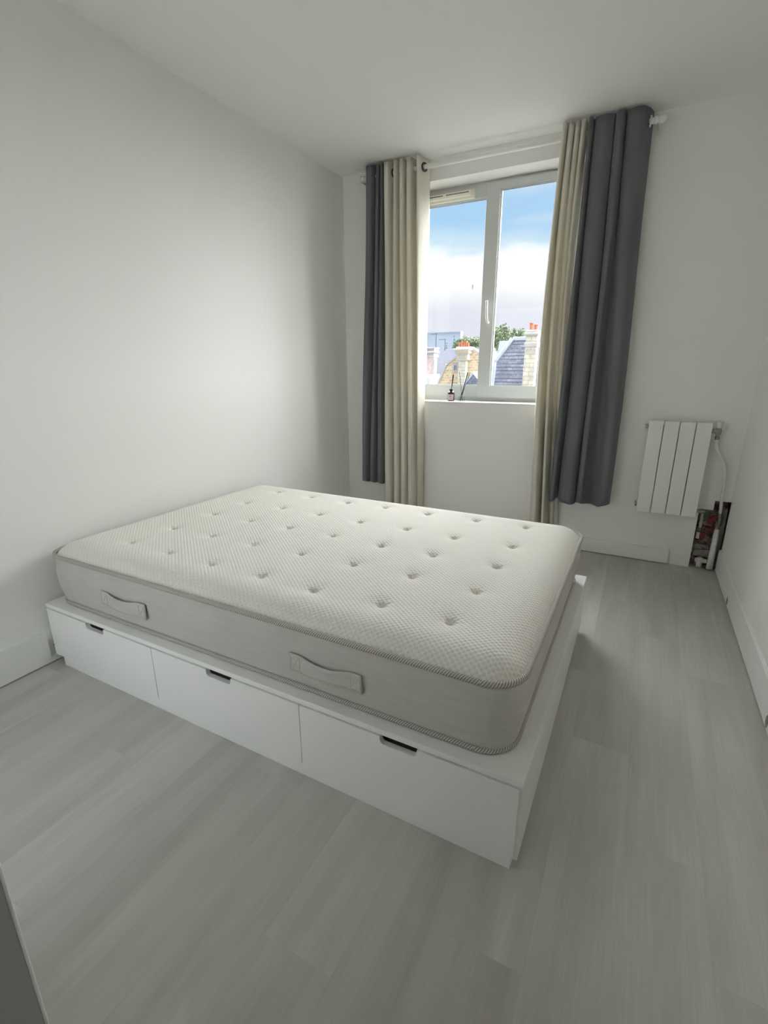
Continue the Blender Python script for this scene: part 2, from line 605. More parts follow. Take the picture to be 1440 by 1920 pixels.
def torus_pts(c, axis, r, n=24):
    ax = Vector(axis).normalized()
    h = Vector((0, 0, 1)) if abs(ax.z) < 0.9 else Vector((1, 0, 0))
    u = (h - ax * h.dot(ax)).normalized()
    v = ax.cross(u)
    return [Vector(c) + (u * math.cos(2 * math.pi * k / n) + v * math.sin(2 * math.pi * k / n)) * r for k in range(n)]


def chunk(bm, c, s, seed, jit=0.25):
    """broken lump: bevelled box with jittered corners"""
    rng = random.Random(seed)
    b0 = len(bm.verts)
    box(bm, c[0] - s[0] / 2, c[0] + s[0] / 2, c[1] - s[1] / 2, c[1] + s[1] / 2, c[2] - s[2] / 2, c[2] + s[2] / 2, bev=min(s) * 0.2, seg=1)
    bm.verts.ensure_lookup_table()
    for v in bm.verts[b0:]:
        v.co += Vector([(rng.random() - 0.5) * jit * q for q in s])
    return bm


# ------------------------------------------------------------------ room shell
W, H = 2.732, 2.587
YB = -3.357           # wall behind the bed, on the camera's left
YE = -5.0             # end of the entry passage
XC = 1.66             # corner of the passage
OX0, OX1, OZ0, OZ1 = 0.50, 1.70, 1.0, 2.457   # window opening

floor = obj('floor', B(-0.2, W + 0.2, YE - 0.2, 0.30, -0.20, -0.0085), GAP)
tag(floor, kind='structure')
PW, PL = 0.181, 1.22
x = -0.06
strip = 0
while x < W:
    x0, x1 = max(0.0, x), min(W, x + PW)
    y = 0.08 - (0.17, 0.83, 0.47, 1.08, 0.31, 0.66, 0.95)[strip % 7] * PL
    edges = [0.08, y]
    while edges[-1] > YE:
        edges.append(edges[-1] - PL)
    for ya, yb in zip(edges, edges[1:]):
        ya, yb = min(ya, 0.078), max(yb, YE)
        if ya - yb < 0.02 or x1 - x0 < 0.01:
            continue
        if x1 <= XC and ya < YB - 0.1:
            continue
        g = 0.00004
        cx, cy = (x0 + x1) / 2, (ya + yb) / 2
        bm = B(x0 + g, x1 - g, yb + g, ya - g, -0.0085, 0.0, bev=0.00018, seg=1)
        obj('plank', bm, FLOOR, floor, base=(cx, cy, 0))
    x += PW
    strip += 1

ceiling = obj('ceiling', B(-0.2, W + 0.2, YE - 0.2, 0.30, H, H + 0.2), CEIL)
tag(ceiling, kind='structure')
wall_left = obj('wall_left', B(-0.2, 0.0, YB - 0.1, 0.30, -0.0085, H), WALL)
tag(wall_left, kind='structure')
wall_right = obj('wall_right', B(W, W + 0.2, YE - 0.2, 0.30, -0.0085, H), WALL)
tag(wall_right, kind='structure')
DX0, DX1, DZ1 = 0.10, 1.00, 2.10     # glazed door in the wall behind, out of the picture
fx = [-0.2, DX0, DX1, XC - 0.04]
wall_front = obj('wall_front', cells(bmesh.new(), fx, [-0.0085, DZ1, H], lambda i, j: not (i == 1 and j == 0), YB - 0.2, YB), WALL)
tag(wall_front, kind='structure')
tag(obj('wall_passage', B(XC - 0.24, XC - 0.04, YE, YB - 0.2, -0.0085, H), WALL), kind='structure')
wall_end = obj('shaded_wall_end', B(XC - 0.038, XC, YB - 0.80, YB - 0.0045, 0.006, 2.04), mat('wall_end_shade', (0.36, 0.37, 0.36), 0.5, 0.3))  # panel over the wall end, its shade put into the grey colour
tag(wall_end, kind='structure')
obj('lit_edge_strip', B(XC - 0.038, XC + 0.0006, YB - 0.0043, YB, 0.006, 2.04, bev=0.0015), SILLW, wall_end)  # pale strip painting the window light on the corner edge
door = thing('door_1', ((DX0 + DX1) / 2, YB - 0.14, 0), kind='structure')
obj('door_frame', cells(bmesh.new(), [DX0, DX0 + 0.06, DX1 - 0.06, DX1], [0.0, 0.12, DZ1 - 0.06, DZ1], lambda i, j: not (i == 1 and j == 1), YB - 0.17, YB - 0.11), PVC, door)
obj('pane', B(DX0 + 0.06, DX1 - 0.06, YB - 0.142, YB - 0.138, 0.12, DZ1 - 0.06), GLASS, door)
tag(obj('wall_entry', B(XC, W, YE - 0.2, YE, -0.0085, H), WALL), kind='structure')

xs = [-0.2, OX0, OX1, 2.575, 2.648, W, W + 0.2]
zs = [-0.0085, 0.395, 0.455, OZ0, OZ1, H]


def solid_back(i, j):
    if i == 1 and j == 3:
        return False
    if i in (3, 4) and j == 0:
        return False
    if i == 4 and j == 1:
        return False
    return True


wall_back = obj('wall_back', cells(bmesh.new(), xs, zs, solid_back, 0.0, 0.30), WALL)
tag(wall_back, kind='structure')
# bare masonry behind the missing plasterboard
obj('masonry', B(2.575, W, 0.085, 0.25, -0.008, 0.455), MASON, wall_back)
rubble = [((2.60, 0.075, 0.185), (0.045, 0.03, 0.035), BRICKR), ((2.645, 0.078, 0.20), (0.05, 0.025, 0.03), MASON),
          ((2.615, 0.075, 0.335), (0.06, 0.03, 0.05), PLAST), ((2.66, 0.07, 0.25), (0.05, 0.04, 0.03), BRICKR),
          ((2.61, 0.078, 0.115), (0.06, 0.02, 0.06), PLAST), ((2.655, 0.075, 0.13), (0.045, 0.025, 0.03), MASON),
          ((2.64, 0.075, 0.085), (0.10, 0.03, 0.05), PLAST), ((2.63, 0.078, 0.29), (0.07, 0.02, 0.03), PLAST),
          ((2.715, 0.07, 0.20), (0.034, 0.05, 0.38), PLAST), ((2.625, 0.075, 0.375), (0.09, 0.03, 0.03), PLAST)]
for i, (c, s_, mm_) in enumerate(rubble):
    obj('rubble', chunk(bmesh.new(), c, s_, i), mm_, wall_back)

# skirting
bbs = [YB, -2.538, -2.42, 0.0]
base_l = obj('baseboard_left', cells(bmesh.new(), bbs, [0.006, 0.03, 0.112, 0.152], lambda i, j: not (i == 1 and j == 1), 0.0, 0.013, axis='x'), TRIM)
tag(base_l, kind='structure')
obj('screw', lathe(bmesh.new(), [(0.003, 0.0), (0.003, 0.002)], 0, 0, 8), BLACK, base_l).matrix_local = Matrix.Translation((0.0012, -2.512, 0.075)) @ Matrix.Rotation(math.pi / 2, 4, 'Y')
base_r = obj('baseboard_right', B(W - 0.013, W, YE, -0.002, 0.006, 0.146, bev=0.0025), TRIM)
tag(base_r, kind='structure')
bead = T([(W - 0.002, YE, 0.147), (W - 0.002, -2.0, 0.147), (W - 0.002, -0.8, 0.1475), (W - 0.002, -0.01, 0.147)], 0.003, seg=6)
obj('caulk', bead, TRIM, base_r)
for (yy, zz, hh) in ((-0.54, 0.034, 0.022), (-1.592, 0.036, 0.024)):
    bm = bmesh.new()
    poly = []
    rng = random.Random(int(hh * 1000))
    for k in range(14):
        a = 2 * math.pi * k / 14
        q = 1 + (rng.random() - 0.5) * 0.3
        poly.append((yy + math.cos(a) * 0.017 * q, zz + math.sin(a) * hh * q))
    obj('chip', prism(bm, poly, W - 0.0136, W - 0.012, axis='x'), SCUFF, base_r)
base_b = obj('baseboard_back', B(0.013, 2.452, -0.017, 0.0, 0.006, 0.1, bev=0.0012), TRIM)
tag(base_b, kind='structure')
# entry passage skirting is out of sight and left out

# ------------------------------------------------------------------ window
win = thing('window_1', (1.10, 0.2, OZ0), kind='structure')
FY0, FY1 = 0.176, 0.245
bm = bmesh.new()
cells(bm, [OX0, OX0 + 0.05, OX1 - 0.05, OX1], [OZ0 - 0.01, OZ0 + 0.035, OZ1 - 0.03, OZ1], lambda i, j: not (i == 1 and j == 1), FY0, FY1)
obj('window_frame', bm, PVC, win)


def sash(x0, x1, z0, z1, gx0, gx1, gz0, gz1, yf, yb, bead_=0.008):
    bm = bmesh.new()
    cells(bm, [x0, gx0 - bead_, gx1 + bead_, x1], [z0, gz0 - bead_, gz1 + bead_, z1], lambda i, j: not (i == 1 and j == 1), yf, yb)
    o = obj('sash', bm, PVC, win)
    bm = bmesh.new()
    cells(bm, [gx0 - bead_, gx0, gx1, gx1 + bead_], [gz0 - bead_, gz0, gz1, gz1 + bead_], lambda i, j: not (i == 1 and j == 1), yf + 0.012, yb - 0.01)
    obj('glazing_bead', bm, PVC, o)
    obj('pane', B(gx0, gx1, yf + 0.025, yf + 0.029, gz0, gz1), GLASS, o)
    bm = bmesh.new()
    cells(bm, [gx0 - 0.0005, gx0 + 0.003, gx1 - 0.003, gx1 + 0.0005], [gz0 - 0.0005, gz0 + 0.003, gz1 - 0.003, gz1 + 0.0005], lambda i, j: not (i == 1 and j == 1), yf + 0.020, yf + 0.0245)
    obj('gasket', bm, STEEL, o)
    return o


sash_l = sash(OX0 + 0.045, 1.112, OZ0 + 0.032, OZ1 - 0.022, OX0 + 0.115, 1.043, 1.118, 2.353, 0.166, 0.2)
obj('smudge', prism(bmesh.new(), [(0.964, 1.792), (0.968, 1.790), (0.971, 1.808), (0.969, 1.826), (0.965, 1.822), (0.966, 1.806)], 0.1895, 0.1905), SCUFF, sash_l)
sash_r = sash(1.058, OX1 - 0.045, OZ0 + 0.032, OZ1 - 0.018, 1.152, OX1 - 0.115, 1.116, 2.387, 0.150, 0.19)
obj('cover_strip', B(1.050, 1.060, 0.152, 0.1655, OZ0 + 0.034, OZ1 - 0.02, bev=0.002), PVC, sash_r)
bm = lathe(bmesh.new(), [(0.009, 0), (0.009, 0.004), (0.006, 0.005)], 0, 0, 14)
o = obj('cap', bm, STEEL, sash_r)
o['label'] = 'small grey round cap'
o.matrix_local = Matrix.Translation(Vector((1.096, 0.1499, 2.345)) - BASE[sash_r.name]) @ Matrix.Rotation(math.pi / 2, 4, 'X')
hd = obj('handle', B(1.098, 1.126, 0.140, 0.150, 1.535, 1.605, bev=0.005), PVC, sash_r)
obj('lever', T(smooth_path([(1.112, 0.142, 1.555), (1.112, 0.118, 1.558), (1.110, 0.106, 1.58), (1.106, 0.104, 1.64), (1.104, 0.106, 1.70)], 5),
               0.0085, seg=10), RODW, hd, smooth=True)
vent = obj('vent_grille', B(0.60, 0.968, 0.146, 0.166, 2.362, 2.418, bev=0.005), CREAM, win)
obj('vent_cover', B(0.60, 0.945, 0.128, 0.147, 2.376, 2.412, bev=0.006), CREAM, vent)
for k in range(26):
    xx = 0.625 + k * 0.0118
    if 0.735 < xx < 0.757:
        continue
    obj('slot', B(xx, xx + 0.0088, 0.1272, 0.1282, 2.396, 2.402), BLACK, vent)
# window sill
sill = obj('trim_1', B(OX0, OX1, -0.010, 0.176, OZ0 - 0.004, OZ0 + 0.004, bev=0.0035), SILLW)
tag(sill, kind='structure')

# ------------------------------------------------------------------ bed frame
BX0, BX1, BY0, BY1, BH = 0.027, 2.047, -2.524, -1.164, 0.289
bed = thing('bed_frame', (1.037, -1.844, 0),
            'low white storage bed frame with three drawers standing on the grey plank floor', 'bed')
obj('top_board', B(BX0, BX1, BY0, BY1, BH - 0.018, BH, bev=0.0015), LACQ, bed)
for (a, c) in ((BX0, BX0 + 0.018), (BX1 - 0.018, BX1)):
    obj('side_panel', B(a, c, BY0 + 0.004, BY1, 0.036, BH - 0.0185, bev=0.001), LACQ, bed)
obj('back_panel', B(BX0 + 0.018, BX1 - 0.018, BY1 - 0.018, BY1, 0.036, BH - 0.0185), LACQ, bed)
obj('plinth', B(BX0 + 0.052, BX1 - 0.016, BY0 + 0.002, BY1 - 0.03, 0.0, 0.046, bev=0.001), LACQ, bed)
dw = (BX1 - BX0 - 0.004) / 3
for k in range(3):
    x0 = BX0 + 0.002 + k * dw + 0.0015 + (0.004 if k == 0 else 0)
    x1 = BX0 + 0.002 + (k + 1) * dw - 0.0015 - (0.006 if k == 2 else 0)
    xc = BX0 + 0.002 + (k + 0.5) * dw
    z0, z1 = 0.0475, BH - 0.0215
    n0, n1, nz_ = xc - 0.056, xc + 0.056, z1 - 0.023
    r_ = 0.012
    poly = [(x0, z0), (x1, z0), (x1, z1), (n1, z1)]
    poly += [(n1 - r_ + r_ * math.cos(a), nz_ + r_ - r_ * math.sin(a)) for a in [i * math.pi / 8 for i in range(5)]]
    poly += [(n0 + r_ - r_ * math.sin(a), nz_ + r_ - r_ * math.cos(a)) for a in [i * math.pi / 8 for i in range(5)]]
    poly += [(n0, z1), (x0, z1)]
    d = obj('drawer', prism(bmesh.new(), poly, BY0 - 0.003, BY0 + 0.014), LACQ, bed)
    obj('drawer_box', B(x0 + 0.03, x1 - 0.03, BY0 + 0.0165, BY0 + 0.50, 0.06, BH - 0.024), DARK, d)

# ------------------------------------------------------------------ mattress
MX0, MX1, MY0, MY1 = 0.042, 2.008, -2.488, -1.170
MZ0, MZ1, MR = BH + 0.001, 0.506, 0.095
mcx, mcy = (MX0 + MX1) / 2, (MY0 + MY1) / 2
hx, hy = (MX1 - MX0) / 2, (MY1 - MY0) / 2
mattress = thing('mattress', (mcx, mcy, MZ0),
                 'thick cream knitted mattress with tufted top and grey linen sides on the white bed frame', 'mattress')
TX = [0.335 + 0.2397 * i for i in range(7)]
TY = [-1.337, -1.607, -1.848, -2.079, -2.309]
rng = random.Random(3)
tufts = [(a + rng.uniform(-0.008, 0.008), c + rng.uniform(-0.008, 0.008)) for c in TY for a in TX]


def round_rect(x, y, hx_, hy_, R):
    """map a rectangle's points to a rounded rectangle"""
    qx = np.maximum(np.abs(x) - (hx_ - R), 0)
    qy = np.maximum(np.abs(y) - (hy_ - R), 0)
    nx = qx * np.sqrt(np.maximum(0, 1 - qy ** 2 / (2 * R * R)))
    ny = qy * np.sqrt(np.maximum(0, 1 - qx ** 2 / (2 * R * R)))
    return (np.sign(x) * (np.minimum(np.abs(x), hx_ - R) + nx), np.sign(y) * (np.minimum(np.abs(y), hy_ - R) + ny),
            np.where((qx > 0) | (qy > 0), R - np.hypot(nx, ny), np.minimum(hx_ - np.abs(x), hy_ - np.abs(y))))


def top_height(X, Y, D):
    q = np.clip(D / 0.13, 0, 1)
    z = MZ1 + 0.045 * (1 - (1 - q) ** 3.0)
    # faint pillowing between tufts
    z = z + 0.0022 * np.sin(Y * 7.3 + X * 2.1) * q
    dip = np.zeros_like(z)
    for i, (tx, ty) in enumerate(tufts):
        dx, dy = X - tx, Y - ty
        r2 = dx * dx + dy * dy
        near = r2 < 0.16 ** 2
        r = np.sqrt(r2[near])
        th = np.arctan2(dy[near], dx[near]) + i * 0.7
        dd = 0.016 * np.exp(-(r / 0.012) ** 2) + 0.009 * np.exp(-(r / 0.042) ** 2)
        wr = 0.0019 * np.cos(9 * th + 1.3 * np.sin(2 * th)) * np.exp(-((r - 0.020) / 0.013) ** 2) * (0.45 + 0.55 * np.sin(th - i * 0.7))
        dip[near] += dd + wr
    return z - dip


NX, NY = 500, 336
gx, gy = np.meshgrid(np.linspace(-hx, hx, NX + 1), np.linspace(-hy, hy, NY + 1), indexing='ij')
mx_, my_, md = round_rect(gx, gy, hx - 0.004, hy - 0.004, MR)
mxw, myw = mx_ + mcx, my_ + mcy
mz = top_height(mxw, myw, np.maximum(md, 0))
verts = np.stack([mxw, myw, mz], -1).reshape(-1, 3)
idx = np.arange((NX + 1) * (NY + 1)).reshape(NX + 1, NY + 1)
quads = np.stack([idx[:-1, :-1], idx[1:, :-1], idx[1:, 1:], idx[:-1, 1:]], -1).reshape(-1, 4)
me = bpy.data.meshes.new('top_panel')
me.from_pydata(verts.tolist(), [], quads.tolist())
me.polygons.foreach_set('use_smooth', [True] * len(me.polygons))
top = link('top_panel', me, KNIT, mattress)
top['label'] = 'cream knitted quilted top'

# border loop
def loop_pts(hx_, hy_, R, n_corner=12, step=0.03):
    pts = []
    cs = [(hx_ - R, -(hy_ - R), -math.pi / 2), (hx_ - R, hy_ - R, 0), (-(hx_ - R), hy_ - R, math.pi / 2), (-(hx_ - R), -(hy_ - R), math.pi)]
    for (cx_, cy_, a0) in cs:
        for k in range(n_corner + 1):
            a = a0 + (math.pi / 2) * k / n_corner
            pts.append((cx_ + R * math.cos(a), cy_ + R * math.sin(a)))
    full = []
    for p, q in zip(pts, pts[1:] + pts[:1]):
        d_ = math.dist(p, q)
        n = max(1, int(d_ / step))
        for k in range(n):
            full.append((p[0] + (q[0] - p[0]) * k / n, p[1] + (q[1] - p[1]) * k / n))
    return full


lp = loop_pts(hx, hy, MR)
bm = bmesh.new()
levels = 10
rings = []
for j in range(levels + 1):
    t_ = j / levels
    z = MZ0 + 0.002 + (MZ1 - MZ0 - 0.002) * t_
    bul = 0.010 * math.sin(math.pi * t_) - 0.012 * (1 - t_)
    ring = []
    for (px, py) in lp:
        X, Y = px + mcx, py + mcy
        nrm = Vector((max(abs(px) - (hx - MR), 0) * (1 if px > 0 else -1), max(abs(py) - (hy - MR), 0) * (1 if py > 0 else -1), 0))
        nrm = nrm.normalized() if nrm.length > 1e-6 else Vector((0, 0, 0))
        wv = 0.0022 * math.sin(X * 17 + 2 * math.sin(X * 5)) * math.sin(math.pi * t_)
        if py < -(hy - 0.02) and X < 0.75:
            wv += 0.004 * math.sin(X * 46 + z * 9) * math.sin(math.pi * t_) * (0.75 - X)
        q = nrm * (bul + wv)
        ring.append(bm.verts.new((X + q.x, Y + q.y, z)))
    rings.append(ring)
for a, c in zip(rings, rings[1:]):
    n = len(a)
    for k in range(n):
        bm.faces.new([a[k], a[(k + 1) % n], c[(k + 1) % n], c[k]])
bm.faces.new(list(reversed(rings[0])))
border = obj('border', bm, LINEN, mattress, smooth=True)
border['label'] = 'grey linen side border'
for z, grow, rr in ((MZ1 + 0.001, 0.0025, 0.0085), (MZ0 + 0.008, -0.008, 0.0075)):
    pts = [(px * (1 + grow / hx) + mcx, py * (1 + grow / hy) + mcy, z) for px, py in loop_pts(hx, hy, MR, 14, 0.02)]
    o = obj('piping', T(pts, rr, seg=10, closed=True, uv=True), CORD, mattress, smooth=True)
    o['label'] = 'grey and white striped cord piping'

# handles
def strap_handle(xa, xb):
    bm = bmesh.new()
    n = 28
    rows = []
    for side in (0, 1):
        rs = []
        for i in range(n + 1):
            t_ = i / n
            x_ = xa + (xb - xa) * t_
            mid = min(1, max(0, (t_ - 0.16) / 0.68))
            arch = math.sin(math.pi * mid)
            y_ = MY0 - 0.0085 - 0.009 * arch - (0.003 if side else 0.0)
            zc = 0.390 - 0.005 * arch
            hh = 0.031 - 0.005 * arch
            rs.append([bm.verts.new((x_, y_, zc + hh * v)) for v in (-1, -0.5, 0, 0.5, 1)])
        rows.append(rs)
    for s_, rs in enumerate(rows):
        for a, c in zip(rs, rs[1:]):
            for k in range(4):
                f = [a[k], c[k], c[k + 1], a[k + 1]]
                bm.faces.new(f if s_ else list(reversed(f)))
    for i in range(n):
        for k in (0, 4):
            bm.faces.new([rows[0][i][k], rows[0][i + 1][k], rows[1][i + 1][k], rows[1][i][k]])
    for i in (0, n):
        for k in range(4):
            bm.faces.new([rows[0][i][k], rows[0][i][k + 1], rows[1][i][k + 1], rows[1][i][k]])
    h = obj('handle', bm, LINEN, mattress, smooth=True)
    for q in (xa + 0.004, xb - 0.038):
        y_ = MY0 - 0.0122
        z0, z1 = 0.363, 0.417
        obj('stitching', T([(q, y_, z0), (q + 0.034, y_, z0), (q + 0.034, y_, z1), (q, y_, z1)], 0.0011, seg=6, closed=True), STITCH, h)
        obj('stitching', T([(q, y_, z0), (q + 0.034, y_, z1)], 0.0010, seg=6), STITCH, h)
    for zz in (0.028, -0.028):
        pts = []
        for i in range(n + 1):
            t_ = i / n
            mid = min(1, max(0, (t_ - 0.16) / 0.68))
            arch = math.sin(math.pi * mid)
            pts.append((xa + (xb - xa) * t_, MY0 - 0.0118 - 0.009 * arch, 0.390 - 0.005 * arch + zz * (1 - 0.17 * arch)))
        obj('edge_seam', T(pts, 0.0013, seg=6), STITCH, h, smooth=True)
    return h


strap_handle(1.325, 1.580)
strap_handle(0.402, 0.662)

# tufts: small knotted threads at the bottom of the dimples
bm = bmesh.new()
bmesh.ops.create_uvsphere(bm, u_segments=8, v_segments=5, radius=1.0)
for v in bm.verts:
    v.co = Vector((v.co.x * 0.0075, v.co.y * 0.0035, v.co.z * 0.003))
tme = bpy.data.meshes.new('tuft')
bm.to_mesh(tme)
bm.free()
tme.materials.append(STITCH)
for i, (tx, ty) in enumerate(tufts):
    z = float(top_height(np.array([[tx]]), np.array([[ty]]), np.array([[min(tx - MX0, MX1 - tx, ty - MY0, MY1 - ty)]]))[0, 0])
    o = bpy.data.objects.new('tuft', tme)
    COL.objects.link(o)
    o.parent = mattress
    o.location = Vector((tx, ty, z + 0.0015)) - BASE[mattress.name]
    o.rotation_euler = (0, 0, rng.uniform(-0.5, 0.5))

# ------------------------------------------------------------------ curtain rod
RY, RZ, RR = -0.10, 2.512, 0.0145
rod = thing('curtain_rod', (1.15, 0, RZ), 'long white curtain rod on brackets under the ceiling above the window', 'curtain rod')
obj('rod', T([(0.245, RY, RZ), (2.03, RY, RZ)], RR, seg=20), RODW, rod, smooth=True)
for xa, sgn in ((0.245, -1), (2.03, 1)):
    bm = bmesh.new()
    prof = [(0.0, 0.0145), (0.010, 0.019), (0.014, 0.019), (0.018, 0.013), (0.024, 0.015), (0.038, 0.020), (0.050, 0.019), (0.058, 0.012), (0.060, 0.002)]
    tube(bm, [(xa + sgn * a, RY, RZ) for a, r_ in prof], [r_ for a, r_ in prof], seg=18)
    obj('finial', bm, RODW, rod, smooth=True)
for xa in (0.215, 2.058):
    br = obj('bracket', T([(xa, -0.004, RZ - 0.012), (xa, -0.05, RZ - 0.012), (xa, RY, RZ - 0.010)], 0.006, seg=10), RODW, rod, smooth=True)
    obj('bracket_plate', B(xa - 0.012, xa + 0.012, -0.005, 0.0, RZ - 0.04, RZ + 0.03, bev=0.002), RODW, br)
    obj('bracket_cup', T(torus_pts((xa, RY, RZ), (1, 0, 0), RR + 0.004), 0.004, seg=8, closed=True), RODW, br, smooth=True)

# ------------------------------------------------------------------ curtains
def profile(folds, front, back, head=None, tail=None):
    """folds: list of (x0, x1) ridges towards the room; valleys lie between them"""
    pts = []
    if head:
        pts += head
    for i, (a, c) in enumerate(folds):
        w = c - a
        f = front[i] if isinstance(front, (list, tuple)) else front
        pts += [(a, 0.5 * (f + back)), (a + 0.22 * w, f + 0.006), (0.5 * (a + c), f), (c - 0.22 * w, f + 0.006), (c, 0.5 * (f + back))]
        if i + 1 < len(folds):
            pts.append(((c + folds[i + 1][0]) / 2, back))
    if tail:
        pts += tail
    return pts


def curtain(name, material, top_pts, bot_pts, ztop, zbot, label, seed, hem_wave=0.006, rings=(), ring_mat=EYELET, bow=0.0):
    n = 7
    tp = smooth_path([(a, c, 0) for a, c in top_pts], n)
    bp_ = smooth_path([(a, c, 0) for a, c in bot_pts], n)
    rng_ = random.Random(seed)
    ph = [rng_.uniform(0, 6.28) for _ in range(6)]
    bm = bmesh.new()
    rows = 46
    grid = []
    for j in range(rows + 1):
        t_ = j / rows
        k = t_ * t_ * (3 - 2 * t_) * 0.6 + t_ * 0.4
        row = []
        for i, (a, c) in enumerate(zip(tp, bp_)):
            s_ = i / (len(tp) - 1)
            x_ = a.x + (c.x - a.x) * k + 0.004 * math.sin(5 * t_ + ph[0] + 9 * s_) * math.sin(math.pi * t_) + bow * math.sin(math.pi * t_)
            y_ = a.y + (c.y - a.y) * k + 0.006 * math.sin(4 * t_ + ph[1] + 14 * s_) * math.sin(math.pi * min(1, t_ * 1.1))
            zb = zbot + hem_wave * math.sin(20 * s_ + ph[2]) - 0.02 * s_ * 0
            z_ = ztop + (zb - ztop) * t_
            row.append(bm.verts.new((x_, min(y_, -0.006), z_)))
        grid.append(row)
    for a, c in zip(grid, grid[1:]):
        for k in range(len(a) - 1):
            bm.faces.new([a[k], a[k + 1], c[k + 1], c[k]])
    xm = sum(p.x for p in bp_) / len(bp_)
    root = thing(name, (xm, -0.1, zbot), label, 'curtain', 'curtains at the window')
    o = obj('cloth', bm, material, root, smooth=True)
    sm = o.modifiers.new('thickness', 'SOLIDIFY')
    sm.thickness = 0.0028
    for (xr, ax) in rings:
        obj('eyelet', T(torus_pts((xr, RY, RZ), ax, 0.023, 24), 0.0055, seg=8, closed=True), ring_mat, root, smooth=True)
    return root


ZT = 2.570
curtain('grey_curtain', GREYC,
        profile([(0.262, 0.340), (0.352, 0.384), (0.390, 0.408)], -0.150, -0.055, head=[(0.268, -0.03)], tail=[(0.405, -0.06)]),
        profile([(0.196, 0.258), (0.270, 0.325), (0.336, 0.398)], -0.145, -0.06, head=[(0.200, -0.03)], tail=[(0.396, -0.05)]),
        ZT, 0.352, 'narrow charcoal grey eyelet curtain hanging in the corner left of the window', 1)
curtain('beige_curtain', BEIGEC,
        profile([(0.405, 0.468), (0.482, 0.520), (0.526, 0.570), (0.576, 0.628)], -0.152, -0.05, head=[(0.410, -0.06)],
                tail=[(0.640, -0.075), (0.664, -0.155), (0.688, -0.115), (0.708, -0.03)]),
        profile([(0.410, 0.478), (0.490, 0.548), (0.552, 0.612), (0.618, 0.676)], -0.150, -0.055, head=[(0.412, -0.05)],
                tail=[(0.688, -0.08), (0.694, -0.105), (0.698, -0.075), (0.702, -0.02)]),
        ZT, 0.022, 'beige eyelet curtain beside the narrow grey one, left of the window, behind the mattress', 2,
        rings=[(0.697, (0.94, -0.34, 0)), (0.474, (1, -0.3, 0))])
curtain('beige_curtain', BEIGEC,
        profile([(1.566, 1.592), (1.598, 1.628), (1.634, 1.660), (1.665, 1.692)], -0.158, -0.118, head=[(1.560, -0.05)], tail=[(1.700, -0.09)]),
        profile([(1.572, 1.632), (1.652, 1.684), (1.700, 1.722), (1.730, 1.752)], [-0.150, -0.145, -0.052, -0.046], -0.024, head=[(1.568, -0.03)], tail=[(1.755, -0.03)]),
        ZT, 0.022, 'beige eyelet curtain right of the window, beside the wide grey one', 3, bow=-0.030)
curtain('grey_curtain', GREYC,
        profile([(1.703, 1.729), (1.739, 1.836), (1.843, 1.890), (1.898, 1.990)], [-0.160, -0.155, -0.168, -0.160], -0.119, head=[(1.708, -0.11)], tail=[(2.010, -0.10), (2.024, -0.05)]),
        profile([(1.682, 1.722), (1.746, 1.850), (1.857, 1.905), (1.985, 2.056)], [-0.135, -0.160, -0.150, -0.150], -0.068, head=[(1.692, -0.080)], tail=[(2.064, -0.06), (2.062, -0.03)]),
        ZT, 0.372, 'wide charcoal grey eyelet curtain hanging between the window and the radiator', 4, hem_wave=0.010,
        rings=[(2.012, (1, 0.15, 0))], ring_mat=SILVER, bow=0.008)

# ------------------------------------------------------------------ radiator
rad = thing('radiator', (2.389, -0.05, 0.355), 'white four-panel radiator hung on the wall right of the curtains', 'radiator')
rx0, rx1, g_ = 2.224, 2.554, 0.0045
sw = (rx1 - rx0 - 3 * g_) / 4
for k in range(4):
    a = rx0 + k * (sw + g_)
    bm = bmesh.new()
    box(bm, a, a + sw, -0.092, -0.046, 0.356, 0.933, bev=0.003)
    fin = obj('panel', bm, RADW, rad)
    obj('column', B(a + 0.008, a + sw - 0.008, -0.0465, -0.022, 0.372, 0.922, bev=0.004), RADW, fin)
for zz in (0.895, 0.392):
    obj('header', T([(rx0 + 0.006, -0.052, zz), (rx1 - 0.006, -0.052, zz)], 0.017, seg=14), RADW, rad, smooth=True)
    br = obj('bracket', B(rx0 - 0.022, rx0 - 0.012, -0.055, -0.0005, zz - 0.018, zz + 0.012, bev=0.002), TRIM, rad)
    obj('plug', T([(rx0 - 0.012, -0.052, zz), (rx0 + 0.004, -0.052, zz)], 0.012, seg=12), STEEL, rad, smooth=True)
v = obj('valve', B(2.576, 2.604, -0.066, -0.036, 0.862, 0.902, bev=0.006), STEEL, rad)
obj('nipple', T([(rx1 - 0.002, -0.052, 0.885), (2.578, -0.052, 0.885)], [0.013, 0.013], seg=6), STEEL, v)
obj('cap', lathe(bmesh.new(), [(0.012, 0.9015), (0.015, 0.905), (0.015, 0.935), (0.010, 0.940)], 2.592, -0.051, 16), WPIPE, v, smooth=False)
obj('nut', lathe(bmesh.new(), [(0.009, 0.858), (0.012, 0.855), (0.012, 0.838), (0.009, 0.835)], 2.590, -0.051, 6), STEEL, v)
obj('nipple', T([(rx1 - 0.002, -0.052, 0.392), (2.578, -0.052, 0.392)], 0.011, seg=6), STEEL, v)
obj('lockshield', T([(2.576, -0.052, 0.392), (2.592, -0.052, 0.392), (2.598, -0.04, 0.388), (2.600, -0.01, 0.38)], 0.012, seg=10), STEEL, v, smooth=True)
pp = smooth_path([(2.590, -0.051, 0.836), (2.591, -0.051, 0.80), (2.612, -0.046, 0.755), (2.646, -0.04, 0.70), (2.664, -0.036, 0.64), (2.672, -0.03, 0.56), (2.676, -0.02, 0.48), (2.684, 0.0, 0.42), (2.690, 0.025, 0.375)], 8)
